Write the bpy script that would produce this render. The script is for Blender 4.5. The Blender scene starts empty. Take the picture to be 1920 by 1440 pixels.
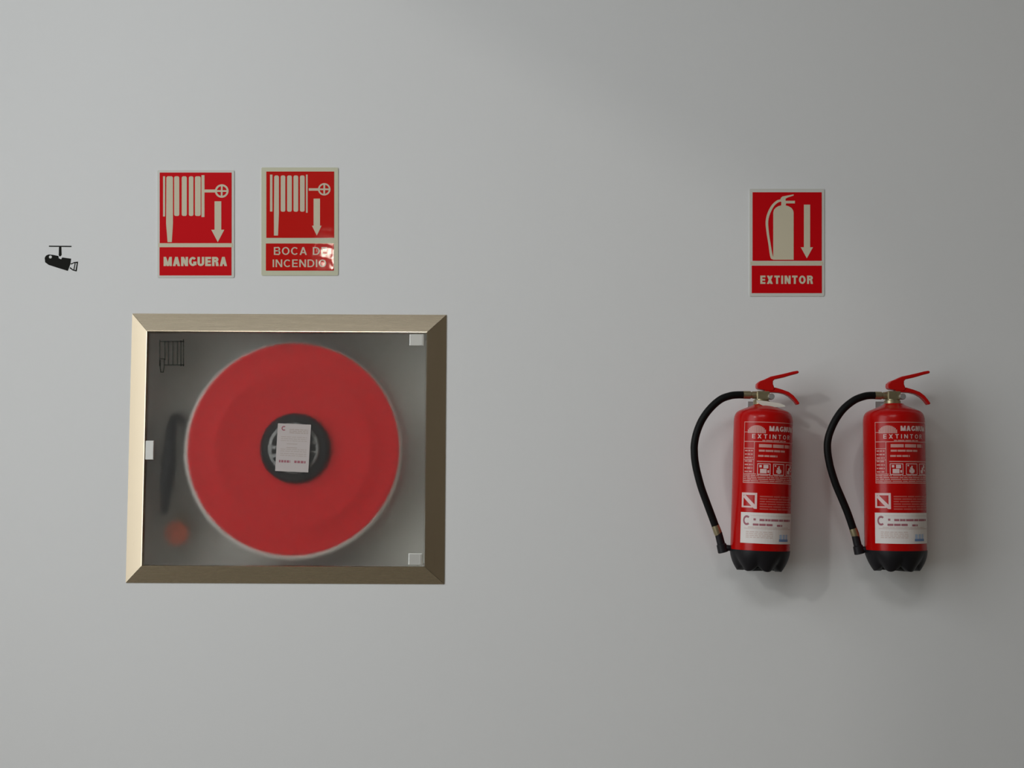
import bpy, bmesh, math, random
from mathutils import Vector, Matrix

random.seed(7)
PI = math.pi
S = bpy.context.scene
COL = S.collection

# ------------------------------------------------------------------ camera, light, exposure
CAM_D, CAM_Z, PITCH, FPX = 4.0, 1.40, math.radians(4.2), 2667.0
cam = bpy.data.cameras.new('camera')
cam.sensor_width = 36.0
cam.lens = FPX / 1920 * 36.0
cam_ob = bpy.data.objects.new('camera', cam)
cam_ob.location = (0, -CAM_D, CAM_Z)
cam_ob.rotation_euler = (PI / 2 + PITCH, 0, 0)
COL.objects.link(cam_ob)
S.camera = cam_ob

S.view_settings.view_transform = 'Standard'
S.view_settings.look = 'None'
S.view_settings.gamma = 1.0
S.view_settings.use_curve_mapping = False
S.view_settings.exposure = 0.0
S.cycles.use_denoising = True
S.cycles.max_bounces = 10
S.cycles.sample_clamp_indirect = 6.0

world = bpy.data.worlds.new('daylight')
S.world = world
world.use_nodes = True
world.node_tree.nodes['Background'].inputs[0].default_value = (0.80, 0.90, 1.0, 1)
world.node_tree.nodes['Background'].inputs[1].default_value = 0.6

def area_light(name, loc, rot, sx, sy, power, color):
    l = bpy.data.lights.new(name, 'AREA')
    l.shape = 'RECTANGLE'; l.size = sx; l.size_y = sy
    l.energy = power; l.color = color
    o = bpy.data.objects.new(name, l)
    o.location = loc; o.rotation_euler = rot
    COL.objects.link(o)
    return o

# room extents and its openings
XL, XR, YF, ZC = -3.0, 4.2, -6.0, 4.75
WIN = (-4.45, -1.52, 0.3, 4.58)          # tall opening in the left wall: y0, y1, z0, z1
area_light('window_daylight', (XL - 0.25, (WIN[0] + WIN[1]) / 2, (WIN[2] + WIN[3]) / 2), (0, -PI / 2, 0),
           WIN[3] - WIN[2], WIN[1] - WIN[0], 108, (0.955, 0.985, 1.0))
PANEL = (-0.8, -5.1, ZC - 0.075, 2.4, 1.2)    # added ceiling fill panel: centre, length, width
area_light('ceiling_fill_light', PANEL[:3], (0, 0, 0), PANEL[3], PANEL[4], 67, (0.98, 0.985, 1.0))
sun = bpy.data.lights.new('sun', 'SUN')
sun.energy = 0.20; sun.angle = math.radians(2.5); sun.color = (1.0, 0.97, 0.92)
sun_ob = bpy.data.objects.new('sun', sun)
sd = Vector((1.0, 1.05, -0.60)).normalized()
sun_ob.rotation_euler = sd.to_track_quat('-Z', 'Y').to_euler()
sun_ob.location = (-8, -4, 7)
COL.objects.link(sun_ob)

# ------------------------------------------------------------------ helpers
CP, SP = math.cos(PITCH), math.sin(PITCH)
def W(px, py, d=0.0):
    """point of the plane y = -d that the photograph shows at pixel px, py"""
    u, v = (px - 960) / FPX, (720 - py) / FPX
    dx, dy, dz = u, CP - v * SP, SP + v * CP
    t = (CAM_D - d) / dy
    return Vector((dx * t, -d, CAM_Z + dz * t))

def link(o, parent=None):
    COL.objects.link(o)
    if parent is not None:
        o.parent = parent
    return o

def mesh_obj(name, verts, faces, mat, parent=None, smooth=False, flip_fix=True):
    bm = bmesh.new()
    vs = [bm.verts.new(v) for v in verts]
    for f in faces:
        try:
            bm.faces.new([vs[i] for i in f])
        except ValueError:
            pass
    return bm_obj(name, bm, mat, parent, smooth)

def bm_obj(name, bm, mat, parent=None, smooth=False, recalc=True):
    if recalc:
        bmesh.ops.recalc_face_normals(bm, faces=bm.faces)
    me = bpy.data.meshes.new(name)
    bm.to_mesh(me); bm.free()
    if smooth:
        for p in me.polygons:
            p.use_smooth = True
    me.materials.append(mat)
    o = bpy.data.objects.new(name, me)
    return link(o, parent)

def smooth_by_angle(o, deg=40):
    me = o.data
    for p in me.polygons:
        p.use_smooth = True
    bm = bmesh.new(); bm.from_mesh(me)
    for e in bm.edges:
        if len(e.link_faces) == 2 and e.calc_face_angle(0) > math.radians(deg):
            e.smooth = False
    bm.to_mesh(me); bm.free()

def bevel(o, w, seg=2, angle=35):
    m = o.modifiers.new('bevel', 'BEVEL')
    m.width = w; m.segments = seg; m.limit_method = 'ANGLE'; m.angle_limit = math.radians(angle)
    return o

def thing(name, label, cat, loc=(0, 0, 0), ry=0.0, group=None):
    o = bpy.data.objects.new(name, None)
    o.empty_display_size = 0.05
    o.location = loc; o.rotation_euler = (0, ry, 0)
    o['label'] = label; o['category'] = cat
    if group: o['group'] = group
    return link(o)

def add_box(bm, x0, x1, y0, y1, z0, z1):
    vs = [bm.verts.new((x, y, z)) for x in (x0, x1) for y in (y0, y1) for z in (z0, z1)]
    for f in ((0, 1, 3, 2), (4, 6, 7, 5), (0, 4, 5, 1), (2, 3, 7, 6), (0, 2, 6, 4), (1, 5, 7, 3)):
        bm.faces.new([vs[i] for i in f])

def add_prism(bm, pts, y0, y1):
    """closed outline (x, z) extruded from y0 to y1"""
    a = [bm.verts.new((p[0], y0, p[1])) for p in pts]
    b = [bm.verts.new((p[0], y1, p[1])) for p in pts]
    n = len(pts)
    bm.faces.new(a); bm.faces.new(list(reversed(b)))
    for i in range(n):
        j = (i + 1) % n
        bm.faces.new((a[j], a[i], b[i], b[j]))

def add_ring(bm, c, r0, r1, y0, y1, n=40, a0=0.0, a1=2 * PI):
    full = abs(a1 - a0 - 2 * PI) < 1e-6
    m = n if full else n + 1
    q = []
    for i in range(m):
        a = a0 + (a1 - a0) * i / n
        co, si = math.cos(a), math.sin(a)
        q.append([bm.verts.new((c[0] + r * co, y, c[1] + r * si)) for r, y in ((r0, y0), (r1, y0), (r1, y1), (r0, y1))])
    for i in range(n):
        A, B = q[i], q[(i + 1) % m]
        for k in range(4):
            l = (k + 1) % 4
            bm.faces.new((A[k], B[k], B[l], A[l]))
    if not full:
        bm.faces.new(q[0]); bm.faces.new(list(reversed(q[-1])))

def catmull(P, n=8):
    P = [Vector(p) for p in P]
    out = []
    Q = [2 * P[0] - P[1]] + P + [2 * P[-1] - P[-2]]
    for i in range(1, len(Q) - 2):
        a, b, c, d = Q[i - 1:i + 3]
        for k in range(n):
            t = k / n
            out.append(0.5 * ((2 * b) + (c - a) * t + (2 * a - 5 * b + 4 * c - d) * t * t + (3 * b - a - 3 * c + d) * t ** 3))
    out.append(P[-1])
    return out

def add_tube(bm, pts, r, seg=14, cap=True):
    """r: number or list with one radius per point"""
    pts = [Vector(p) for p in pts]
    rr = r if isinstance(r, (list, tuple)) else [r] * len(pts)
    up = Vector((0, 1, 0.001))
    rings = []
    for i, p in enumerate(pts):
        t = (pts[min(i + 1, len(pts) - 1)] - pts[max(i - 1, 0)])
        if t.length < 1e-9: t = Vector((0, 0, 1))
        t.normalize()
        s = t.cross(up)
        if s.length < 1e-4: s = t.cross(Vector((1, 0, 0)))
        s.normalize(); n = s.cross(t).normalized()
        rings.append([bm.verts.new(p + rr[i] * (math.cos(a) * s + math.sin(a) * n))
                      for a in (2 * PI * k / seg for k in range(seg))])
    for A, B in zip(rings, rings[1:]):
        for k in range(seg):
            l = (k + 1) % seg
            bm.faces.new((A[k], A[l], B[l], B[k]))
    if cap:
        bm.faces.new(list(reversed(rings[0]))); bm.faces.new(rings[-1])

def add_lathe(bm, prof, n=48, axis='z', c=(0, 0, 0), closed=False):
    """prof: list of (radius, height)"""
    rings = []
    for r, h in prof:
        ring = []
        for k in range(n):
            a = 2 * PI * k / n
            if axis == 'z': v = (c[0] + r * math.cos(a), c[1] + r * math.sin(a), c[2] + h)
            else:           v = (c[0] + r * math.cos(a), c[1] + h, c[2] + r * math.sin(a))
            ring.append(bm.verts.new(v))
        rings.append(ring)
    pairs = list(zip(rings, rings[1:]))
    if closed: pairs.append((rings[-1], rings[0]))
    for A, B in pairs:
        for k in range(n):
            l = (k + 1) % n
            bm.faces.new((A[k], A[l], B[l], B[k]))
    if not closed:
        bm.faces.new(rings[0]); bm.faces.new(rings[-1])

def arc(cx, cy, rx, ry, t, a0, a1, n=12):
    """elliptical band, outer radii rx ry, thickness t (t horizontally, 0.85 t vertically)"""
    P = []
    for i in range(n):
        q = []
        for k, inn in ((i, 0), (i + 1, 0), (i + 1, 1), (i, 1)):
            a = math.radians(a0 + (a1 - a0) * k / n)
            q.append((cx + (rx - inn * t) * math.cos(a), cy + (ry - inn * t * 0.88) * math.sin(a)))
        P.append(q)
    return P
def box2(x0, y0, x1, y1): return [(x0, y0), (x1, y0), (x1, y1), (x0, y1)]
def slant(x0, x1, y0, y1, w): return [(x0, y0), (x0 + w, y0), (x1 + w, y1), (x1, y1)]
def glyph(c, t):
    """block capital of height 1: its width and its strokes"""
    h = t * 0.88
    if c == 'I': return t, [box2(0, 0, t, 1)]
    if c == 'E': return 0.64, [box2(0, 0, t, 1), box2(t, 0, 0.64, h), box2(t, 0.5 - h / 2, 0.60, 0.5 + h / 2), box2(t, 1 - h, 0.64, 1)]
    if c == 'T': return 0.68, [box2(0.34 - t / 2, 0, 0.34 + t / 2, 1 - h), box2(0, 1 - h, 0.68, 1)]
    if c == 'N': return 0.76, [box2(0, 0, t, 1), box2(0.76 - t, 0, 0.76, 1), slant(0.76 - t * 1.15, 0, 0, 1, t * 1.15)]
    if c == 'M': return 0.90, [box2(0, 0, t * 0.92, 1), box2(0.90 - t * 0.92, 0, 0.90, 1), slant(0.45 - t / 2, 0, 0, 1, t * 1.02), slant(0.45 - t / 2, 0.90 - t * 1.02, 0, 1, t * 1.02)]
    if c == 'A': return 0.80, [slant(0, 0.40 - t * 0.55, 0, 1, t * 1.08), slant(0.80 - t * 1.08, 0.40 - t * 0.53, 0, 1, t * 1.08), box2(0.22, 0.22, 0.58, 0.22 + h)]
    if c == 'X': return 0.76, [slant(0, 0.76 - t * 1.2, 0, 1, t * 1.2), slant(0.76 - t * 1.2, 0, 0, 1, t * 1.2)]
    if c == 'U': return 0.74, [box2(0, 0.36, t, 1), box2(0.74 - t, 0.36, 0.74, 1)] + arc(0.37, 0.36, 0.37, 0.36, t, 180, 360)
    if c == 'O': return 0.84, arc(0.42, 0.5, 0.42, 0.5, t, 0, 360, 24)
    if c == 'C': return 0.78, arc(0.42, 0.5, 0.42, 0.5, t, 42, 318, 20)
    if c == 'G': return 0.82, [box2(0.82 - t, 0.10, 0.82, 0.50 - h), box2(0.46, 0.50 - h, 0.82, 0.50)] + arc(0.42, 0.5, 0.42, 0.5, t, 40, 325, 20)
    if c == 'D': return 0.78, [box2(0, 0, t, 1), box2(t, 0, 0.36, h), box2(t, 1 - h, 0.36, 1)] + arc(0.36, 0.5, 0.42, 0.5, t, -90, 90)
    if c == 'B': return 0.72, [box2(0, 0, t, 1), box2(t, 0, 0.43, h), box2(t, 1 - h, 0.42, 1), box2(t, 0.52 - h / 2, 0.43, 0.52 + h / 2)] + arc(0.43, 0.26 + h / 8, 0.29, 0.26 + h / 3, t, -90, 90) + arc(0.42, 0.76 - h / 8, 0.27, 0.24 + h / 3, t, -90, 90)
    if c == 'R': return 0.74, [box2(0, 0, t, 1), box2(t, 1 - h, 0.42, 1), box2(t, 0.44, 0.42, 0.44 + h), slant(0.74 - t * 1.12, 0.36, 0, 0.46, t * 1.12)] + arc(0.42, 0.72, 0.29, 0.28, t, -90, 90)
    return 0.32, []
def add_block_text(bm, txt, mapper, t=0.24, gap=0.12):
    """block capitals; mapper(u, v) takes 0..1 over the line's box"""
    x, polys = 0.0, []
    for c in txt:
        w, P = glyph(c, t)
        polys += [([(x + a, b) for a, b in q], i) for i, q in enumerate(P)]
        x += w + gap
    x -= gap
    for q, i in polys:                       # strokes lie one over the other, never in one plane
        bm.faces.new([bm.verts.new(mapper(a / x, b, min(i, 8) * 3e-5)) for a, b in q])

# ------------------------------------------------------------------ materials
def mat(name, color, rough=0.5, metal=0.0, spec=0.5, coat=0.0, bump=None, vary=None, aniso=None):
    m = bpy.data.materials.new(name)
    m.use_nodes = True
    nt = m.node_tree
    b = nt.nodes['Principled BSDF']
    b.inputs['Base Color'].default_value = (*color, 1)
    b.inputs['Roughness'].default_value = rough
    b.inputs['Metallic'].default_value = metal
    b.inputs['Specular IOR Level'].default_value = spec
    b.inputs['Coat Weight'].default_value = coat
    b.inputs['Coat Roughness'].default_value = 0.08
    tc = nt.nodes.new('ShaderNodeTexCoord')
    if vary:
        amount, scale = vary
        n = nt.nodes.new('ShaderNodeTexNoise')
        n.inputs['Scale'].default_value = scale; n.inputs['Detail'].default_value = 4
        nt.links.new(tc.outputs['Object'], n.inputs['Vector'])
        mp = nt.nodes.new('ShaderNodeMapRange')
        mp.inputs['To Min'].default_value = 1 - amount; mp.inputs['To Max'].default_value = 1 + amount
        nt.links.new(n.outputs['Fac'], mp.inputs['Value'])
        mx = nt.nodes.new('ShaderNodeVectorMath'); mx.operation = 'SCALE'
        mx.inputs[0].default_value = color
        nt.links.new(mp.outputs[0], mx.inputs['Scale'])
        nt.links.new(mx.outputs[0], b.inputs['Base Color'])
    if bump:
        strength, scale, dist = bump
        n = nt.nodes.new('ShaderNodeTexNoise')
        n.inputs['Scale'].default_value = scale; n.inputs['Detail'].default_value = 3
        nt.links.new(tc.outputs['Object'], n.inputs['Vector'])
        bp = nt.nodes.new('ShaderNodeBump')
        bp.inputs['Strength'].default_value = strength; bp.inputs['Distance'].default_value = dist
        nt.links.new(n.outputs['Fac'], bp.inputs['Height'])
        nt.links.new(bp.outputs[0], b.inputs['Normal'])
    return m

def brushed(name, color, rough, stretch):
    """steel with grain running along one axis: stretch = scale per axis"""
    m = mat(name, color, rough, 1.0)
    nt = m.node_tree; b = nt.nodes['Principled BSDF']
    tc = nt.nodes.new('ShaderNodeTexCoord')
    mp = nt.nodes.new('ShaderNodeMapping'); mp.inputs['Scale'].default_value = stretch
    n = nt.nodes.new('ShaderNodeTexNoise'); n.inputs['Scale'].default_value = 1.0; n.inputs['Detail'].default_value = 5
    nt.links.new(tc.outputs['Object'], mp.inputs[0]); nt.links.new(mp.outputs[0], n.inputs['Vector'])
    r = nt.nodes.new('ShaderNodeMapRange')
    r.inputs['To Min'].default_value = rough - 0.06; r.inputs['To Max'].default_value = rough + 0.08
    nt.links.new(n.outputs['Fac'], r.inputs['Value']); nt.links.new(r.outputs[0], b.inputs['Roughness'])
    bp = nt.nodes.new('ShaderNodeBump'); bp.inputs['Strength'].default_value = 0.05; bp.inputs['Distance'].default_value = 0.0002
    nt.links.new(n.outputs['Fac'], bp.inputs['Height']); nt.links.new(bp.outputs[0], b.inputs['Normal'])
    return m

M = {}
M['wall'] = mat('white_wall_paint', (0.78, 0.785, 0.78), 0.75, spec=0.3, bump=(0.10, 260, 0.002), vary=(0.012, 1.6))
M['ceiling'] = mat('ceiling_paint', (0.35, 0.35, 0.345), 0.85)
M['floor'] = mat('floor_stone', (0.17, 0.15, 0.115), 0.5, vary=(0.08, 3))
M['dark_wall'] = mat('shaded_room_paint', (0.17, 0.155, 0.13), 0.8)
M['warm_trim'] = mat('pale_wood', (0.72, 0.50, 0.28), 0.5, vary=(0.1, 6))
M['side_wall'] = mat('warm_grey_paint', (0.46, 0.39, 0.31), 0.8)
M['cream'] = mat('photoluminescent_cream', (0.60, 0.60, 0.44), 0.35)
M['cream_ink'] = mat('cream_print', (0.64, 0.58, 0.43), 0.4, spec=0.2)
M['cream_gloss'] = mat('glossy_cream_print', (0.64, 0.56, 0.43), 0.06, spec=0.3, bump=(0.25, 9, 0.004))
M['pale_edge'] = mat('pale_sign_sheet', (0.66, 0.66, 0.61), 0.35)
M['sign_red'] = mat('sign_red', (0.62, 0.003, 0.008), 0.30, spec=0.12)
M['sign_red_gloss'] = mat('glossy_sign_red', (0.56, 0.006, 0.004), 0.05, spec=0.30, bump=(0.25, 9, 0.004))
M['sign_red_deep'] = mat('deep_sign_red', (0.60, 0.002, 0.006), 0.35, spec=0.12)
M['black_ink'] = mat('black_print', (0.012, 0.012, 0.010), 0.7, spec=0.1)
M['dark_ink'] = mat('dark_grey_print', (0.035, 0.035, 0.028), 0.6, spec=0.2)
M['white_ink'] = mat('white_print', (0.70, 0.70, 0.68), 0.6)
M['steel_h'] = brushed('brushed_steel_along', (0.66, 0.56, 0.41), 0.25, (8, 1400, 1400))
M['steel_v'] = brushed('brushed_steel_upright', (0.66, 0.56, 0.41), 0.30, (1400, 1400, 8))
M['clip'] = mat('satin_chrome', (0.80, 0.80, 0.76), 0.35, metal=0.55)
M['housing'] = mat('grey_cabinet_paint', (0.80, 0.79, 0.75), 0.5)
M['reel_red'] = mat('reel_red_enamel', (0.80, 0.006, 0.012), 0.55, spec=0.12, vary=(0.05, 9))
M['rim'] = mat('galvanised_rim', (0.72, 0.70, 0.66), 0.45, metal=0.2)
M['rubber'] = mat('black_rubber', (0.005, 0.005, 0.005), 0.5, spec=0.15)
M['black_plastic'] = mat('black_plastic', (0.011, 0.010, 0.012), 0.45, spec=0.22)
M['hub_grey'] = mat('hub_grey_plastic', (0.36, 0.36, 0.37), 0.5)
M['orange'] = mat('orange_red_enamel', (0.80, 0.12, 0.03), 0.4)
M['brass'] = mat('aged_brass', (0.36, 0.31, 0.19), 0.38, metal=0.85, vary=(0.15, 60))
M['ext_red'] = mat('extinguisher_red_enamel', (0.47, 0.002, 0.0015), 0.24, spec=0.22, coat=0.04)
M['lever_red'] = mat('lever_red_enamel', (0.48, 0.005, 0.004), 0.30, spec=0.22)
M['label_ink'] = mat('pink_white_print', (0.62, 0.30, 0.27), 0.4)
M['label_white_ink'] = mat('white_label_print', (0.72, 0.52, 0.50), 0.4)
M['label_faint_ink'] = mat('faint_red_print', (0.50, 0.085, 0.07), 0.4)
M['sticker'] = mat('white_sticker', (0.74, 0.69, 0.66), 0.5)
M['ink_red'] = mat('dark_red_print', (0.36, 0.12, 0.15), 0.6)
M['ink_grey'] = mat('grey_print', (0.44, 0.38, 0.37), 0.6)
M['ink_pale'] = mat('pale_print', (0.62, 0.50, 0.46), 0.6)
M['ink_tan'] = mat('tan_print', (0.44, 0.36, 0.32), 0.6)
M['ink_blue'] = mat('blue_print', (0.14, 0.24, 0.46), 0.6)
M['ink_lightblue'] = mat('light_blue_print', (0.40, 0.50, 0.66), 0.6)
M['paper'] = mat('paper_tag', (0.56, 0.50, 0.485), 0.7)
M['tag_plastic'] = mat('pale_plastic_tag', (0.70, 0.68, 0.60), 0.45)
M['zinc'] = mat('zinc_plate', (0.45, 0.45, 0.45), 0.45, metal=0.8)
M['frame_white'] = mat('white_window_frame', (0.6, 0.6, 0.6), 0.5)

def frosted():
    m = bpy.data.materials.new('frosted_glass')
    m.use_nodes = True
    nt = m.node_tree; out = nt.nodes['Material Output']
    nt.nodes.remove(nt.nodes['Principled BSDF'])
    r = nt.nodes.new('ShaderNodeBsdfRefraction'); r.inputs['Color'].default_value = (0.98, 0.98, 0.965, 1)
    r.inputs['Roughness'].default_value = 0.46; r.inputs['IOR'].default_value = 1.35
    g = nt.nodes.new('ShaderNodeBsdfGlossy'); g.inputs['Roughness'].default_value = 0.25
    d = nt.nodes.new('ShaderNodeBsdfDiffuse'); d.inputs[0].default_value = (0.62, 0.62, 0.60, 1)
    m1 = nt.nodes.new('ShaderNodeMixShader'); m1.inputs[0].default_value = 0.015
    m2 = nt.nodes.new('ShaderNodeMixShader'); m2.inputs[0].default_value = 0.03
    nt.links.new(r.outputs[0], m1.inputs[1]); nt.links.new(g.outputs[0], m1.inputs[2])
    nt.links.new(m1.outputs[0], m2.inputs[1]); nt.links.new(d.outputs[0], m2.inputs[2])
    nt.links.new(m2.outputs[0], out.inputs[0])
    return m
M['glass'] = frosted()
m = mat('lamp_glow', (0.9, 0.85, 0.7), 0.5)
m.node_tree.nodes['Principled BSDF'].inputs['Emission Color'].default_value = (1.0, 0.93, 0.78, 1)
m.node_tree.nodes['Principled BSDF'].inputs['Emission Strength'].default_value = 75.0
M['lamp_glow'] = m

# ------------------------------------------------------------------ the setting
def struct(o):
    o['kind'] = 'structure'
    return o

CAB_C = W(538.5, 841.75, 0.0)           # middle of the hose cabinet on the wall
CAB_ROT = math.radians(0.25)
def wall_with_hole(name, axis, pos, thick, a0, a1, b0, b1, hole, m):
    """wall slab with one rectangular opening; axis 'y': spans x and z, axis 'x': spans y and z"""
    ha0, ha1, hb0, hb1 = hole
    A = [a0, ha0, ha1, a1]; B = [b0, hb0, hb1, b1]
    bm = bmesh.new()
    g = {}
    for s, off in enumerate((0.0, thick)):
        for i, a in enumerate(A):
            for j, b in enumerate(B):
                g[s, i, j] = bm.verts.new((a, pos + off, b) if axis == 'y' else (pos + off, a, b))
    for s in (0, 1):
        for i in range(3):
            for j in range(3):
                if (i, j) != (1, 1):
                    bm.faces.new((g[s, i, j], g[s, i + 1, j], g[s, i + 1, j + 1], g[s, i, j + 1]))
    def side(p, q):
        bm.faces.new((g[0, *p], g[0, *q], g[1, *q], g[1, *p]))
    for i in range(3):
        side((i, 0), (i + 1, 0)); side((i, 3), (i + 1, 3)); side((0, i), (0, i + 1)); side((3, i), (3, i + 1))
    side((1, 1), (2, 1)); side((1, 2), (2, 2)); side((1, 1), (1, 2)); side((2, 1), (2, 2))
    return struct(bm_obj(name, bm, m))

# cabinet frame rectangles, in the cabinet's own coordinates
FH = 0.019                               # how far the crest of the frame stands off the wall
def cab_local(px, py, d):
    p = W(px, py, d) - Vector((CAB_C.x, 0, CAB_C.z))
    c, s = math.cos(CAB_ROT), math.sin(CAB_ROT)
    return (p.x * c - p.z * s, p.x * s + p.z * c)
def rect_of(tl, tr, br, bl, d):
    a, b, c, e = (cab_local(*q, d) for q in (tl, tr, br, bl))
    return ((a[0] + e[0]) / 2, (b[0] + c[0]) / 2, (e[1] + c[1]) / 2, (a[1] + b[1]) / 2)   # x0 x1 z0 z1
OUT = rect_of((247, 587), (836.5, 591.5), (834, 1094), (237.5, 1094), 0.0)
INN = rect_of((276, 622), (799.5, 623.5), (796.2, 1061.5), (266.5, 1061.5), FH)
hole = (CAB_C.x + INN[0] - 0.014, CAB_C.x + INN[1] + 0.014, CAB_C.z + INN[2] - 0.014, CAB_C.z + INN[3] + 0.014)
wall_with_hole('wall_back', 'y', 0.0, 0.26, XL, XR, 0.0, ZC, hole, M['wall'])
wall_with_hole('wall_left', 'x', XL - 0.2, 0.2, YF, 0.26, 0.0, ZC, WIN, M['wall'])
def slab(name, x0, x1, y0, y1, z0, z1, m):
    bm = bmesh.new(); add_box(bm, x0, x1, y0, y1, z0, z1)
    return struct(bm_obj(name, bm, m))
slab('wall_front', XL - 0.2, XR, YF - 0.2, YF, 0, ZC, M['dark_wall'])
slab('wall_right', XR, XR + 0.2, YF - 0.2, 0.26, 0, ZC, M['side_wall'])
slab('floor', XL - 0.2, XR + 0.2, YF - 0.2, 0.26, -0.12, 0, M['floor'])
slab('ceiling', XL - 0.2, XR + 0.2, YF - 0.2, 0.26, ZC, ZC + 0.12, M['ceiling'])
def window_frame(name, axis, pos, a0, a1, b0, b1, w, m):
    bm = bmesh.new()
    for (p0, p1, q0, q1) in ((a0, a0 + w, b0, b1), (a1 - w, a1, b0, b1), (a0 + w, a1 - w, b0, b0 + w), (a0 + w, a1 - w, b1 - w, b1)):
        if axis == 'x': add_box(bm, pos - 0.03, pos + 0.03, p0, p1, q0, q1)
        else: add_box(bm, p0, p1, pos - 0.03, pos + 0.03, q0, q1)
    return struct(bm_obj(name, bm, m))
# unseen wooden door, added to warm the reflection in the left frame rail
bm = bmesh.new()
for q in ((-1.28, -1.20, 0.0, 2.18), (-0.30, -0.22, 0.0, 2.18), (-1.20, -0.30, 2.10, 2.18)): add_box(bm, XL - 0.02, XL + 0.018, *q)
door = struct(bm_obj('reflection_door', bm, M['warm_trim']))
bm = bmesh.new(); add_box(bm, XL - 0.02, XL + 0.008, -1.197, -0.303, 0.004, 2.097); bm_obj('door_leaf', bm, M['warm_trim'], door)
bm = bmesh.new(); add_tube(bm, [(XL + 0.008, -1.12, 1.02), (XL + 0.05, -1.12, 1.02), (XL + 0.055, -1.115, 1.02), (XL + 0.055, -1.0, 1.02)], 0.009, 10); bm_obj('door_handle', bm, M['clip'], door)
window_frame('window_1', 'x', XL - 0.1, *WIN, 0.06, M['frame_white'])

# unseen ceiling panel, added as fill to soften the extinguisher shadows
panel = thing('ceiling_fill_panel', 'long flat fill panel added on the ceiling, out of view', 'lamp', (PANEL[0], PANEL[1], ZC))
bm = bmesh.new()
hx, hy = PANEL[3] / 2 + 0.03, PANEL[4] / 2 + 0.03
for q in ((-hx, hx, -hy, -hy + 0.025), (-hx, hx, hy - 0.025, hy), (-hx, -hx + 0.025, -hy + 0.025, hy - 0.025), (hx - 0.025, hx, -hy + 0.025, hy - 0.025)):
    add_box(bm, *q, -0.08, -0.0005)
add_box(bm, -hx + 0.025, hx - 0.025, -hy + 0.025, hy - 0.025, -0.05, -0.0005)
bm_obj('housing', bm, M['frame_white'], panel)
# small lit bulkhead lamp high on the wall behind the camera; it shows as the glare on the glossy sign
lamp = thing('wall_lamp', 'small round lit wall lamp on the wall behind the camera', 'lamp', (-1.275, YF, 3.05))
bm = bmesh.new(); add_lathe(bm, [(0.060, 0.0), (0.060, 0.022), (0.049, 0.026), (0.049, 0.0)], 32, 'y', closed=True)
bm_obj('base_ring', bm, M['frame_white'], lamp)
bm = bmesh.new(); add_lathe(bm, [(0.048, 0.002), (0.048, 0.022), (0.042, 0.038), (0.028, 0.048), (0.0005, 0.052)], 32, 'y')
bm_obj('diffuser', bm, M['lamp_glow'], lamp, smooth=True)

# ------------------------------------------------------------------ signs
def px_xz(root, d):
    """pixel -> the sign's own (x, z)"""
    def f(px, py):
        p = W(px, py, d)
        return (p.x - root.x, p.z - root.z)
    return f

T0, T1 = 0.0022, 0.0027                  # sheet face, print face
def rect(f, x0, y0, x1, y1):
    return [f(x0, y1), f(x1, y1), f(x1, y0), f(x0, y0)]

def round_rect(f, x0, y0, x1, y1, r, n=5):
    P = []
    for cx, cy, a in ((x1 - r, y1 - r, 0), (x0 + r, y1 - r, 90), (x0 + r, y0 + r, 180), (x1 - r, y0 + r, 270)):
        for k in range(n + 1):
            t = math.radians(a + 90 * k / n)
            P.append(f(cx + r * math.cos(t), cy + r * math.sin(t)))
    return P

def sheet_sign(name, label, plate, reds, m_plate, m_red, round_corner=None):
    cx = (plate[0] + plate[2]) / 2
    root3 = W(cx, plate[3], 0)
    t = thing(name, label, 'sign', root3, 0)
    f = px_xz(root3, T1)
    bm = bmesh.new(); add_prism(bm, round_rect(f, *plate, 2.5), -0.0001, -T0)
    bm_obj('plate', bm, m_plate, t)
    for i, r in enumerate(reds):
        bm = bmesh.new()
        pts = rect(f, *r)
        add_prism(bm, pts, -T0 + 0.0003, -T1)
        bm_obj('red_panel', bm, m_red, t)
    return t, f

def hose_symbol(bm, f, flangeL, flangeR, tubes, top, bot, nozzle, shaft, wheel):
    y0, y1 = -T1 + 0.0002, -T1 - 0.0004
    add_prism(bm, rect(f, *flangeL), y0, y1)
    add_prism(bm, rect(f, *flangeR), y0, y1)
    for i, (a, b) in enumerate(tubes):
        r = 2.2
        if i == 0:
            nx0, nx1, ny0, ny1 = nozzle
            P = [f(a, top + r), f(a + r, top), f(b - r, top), f(b, top + r), f(b, ny0), f(nx1, ny1), f(nx0, ny1), f(a - 0.5, ny0)]
            add_prism(bm, P, y0, y1)
        else:
            add_prism(bm, round_rect(f, a, top, b, bot, 3.0, 3), y0, y1)
    add_prism(bm, rect(f, *shaft), y0, y1 + 0.0001)
    c = f(wheel[0], wheel[1]); k = (f(wheel[0] + 1, wheel[1])[0] - c[0])
    R, t = wheel[2] * k, wheel[3] * k
    add_ring(bm, c, R - t, R, y0, y1, 32)
    w = 1.6 * k
    add_prism(bm, [(c[0] - R + t / 2, c[1] - w), (c[0] + R - t / 2, c[1] - w), (c[0] + R - t / 2, c[1] + w), (c[0] - R + t / 2, c[1] + w)], y0, y1 - 0.00005)
    add_prism(bm, [(c[0] - w, c[1] - R + t / 2), (c[0] + w, c[1] - R + t / 2), (c[0] + w, c[1] + R - t / 2), (c[0] - w, c[1] + R - t / 2)], y0, y1 - 0.0001)

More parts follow.
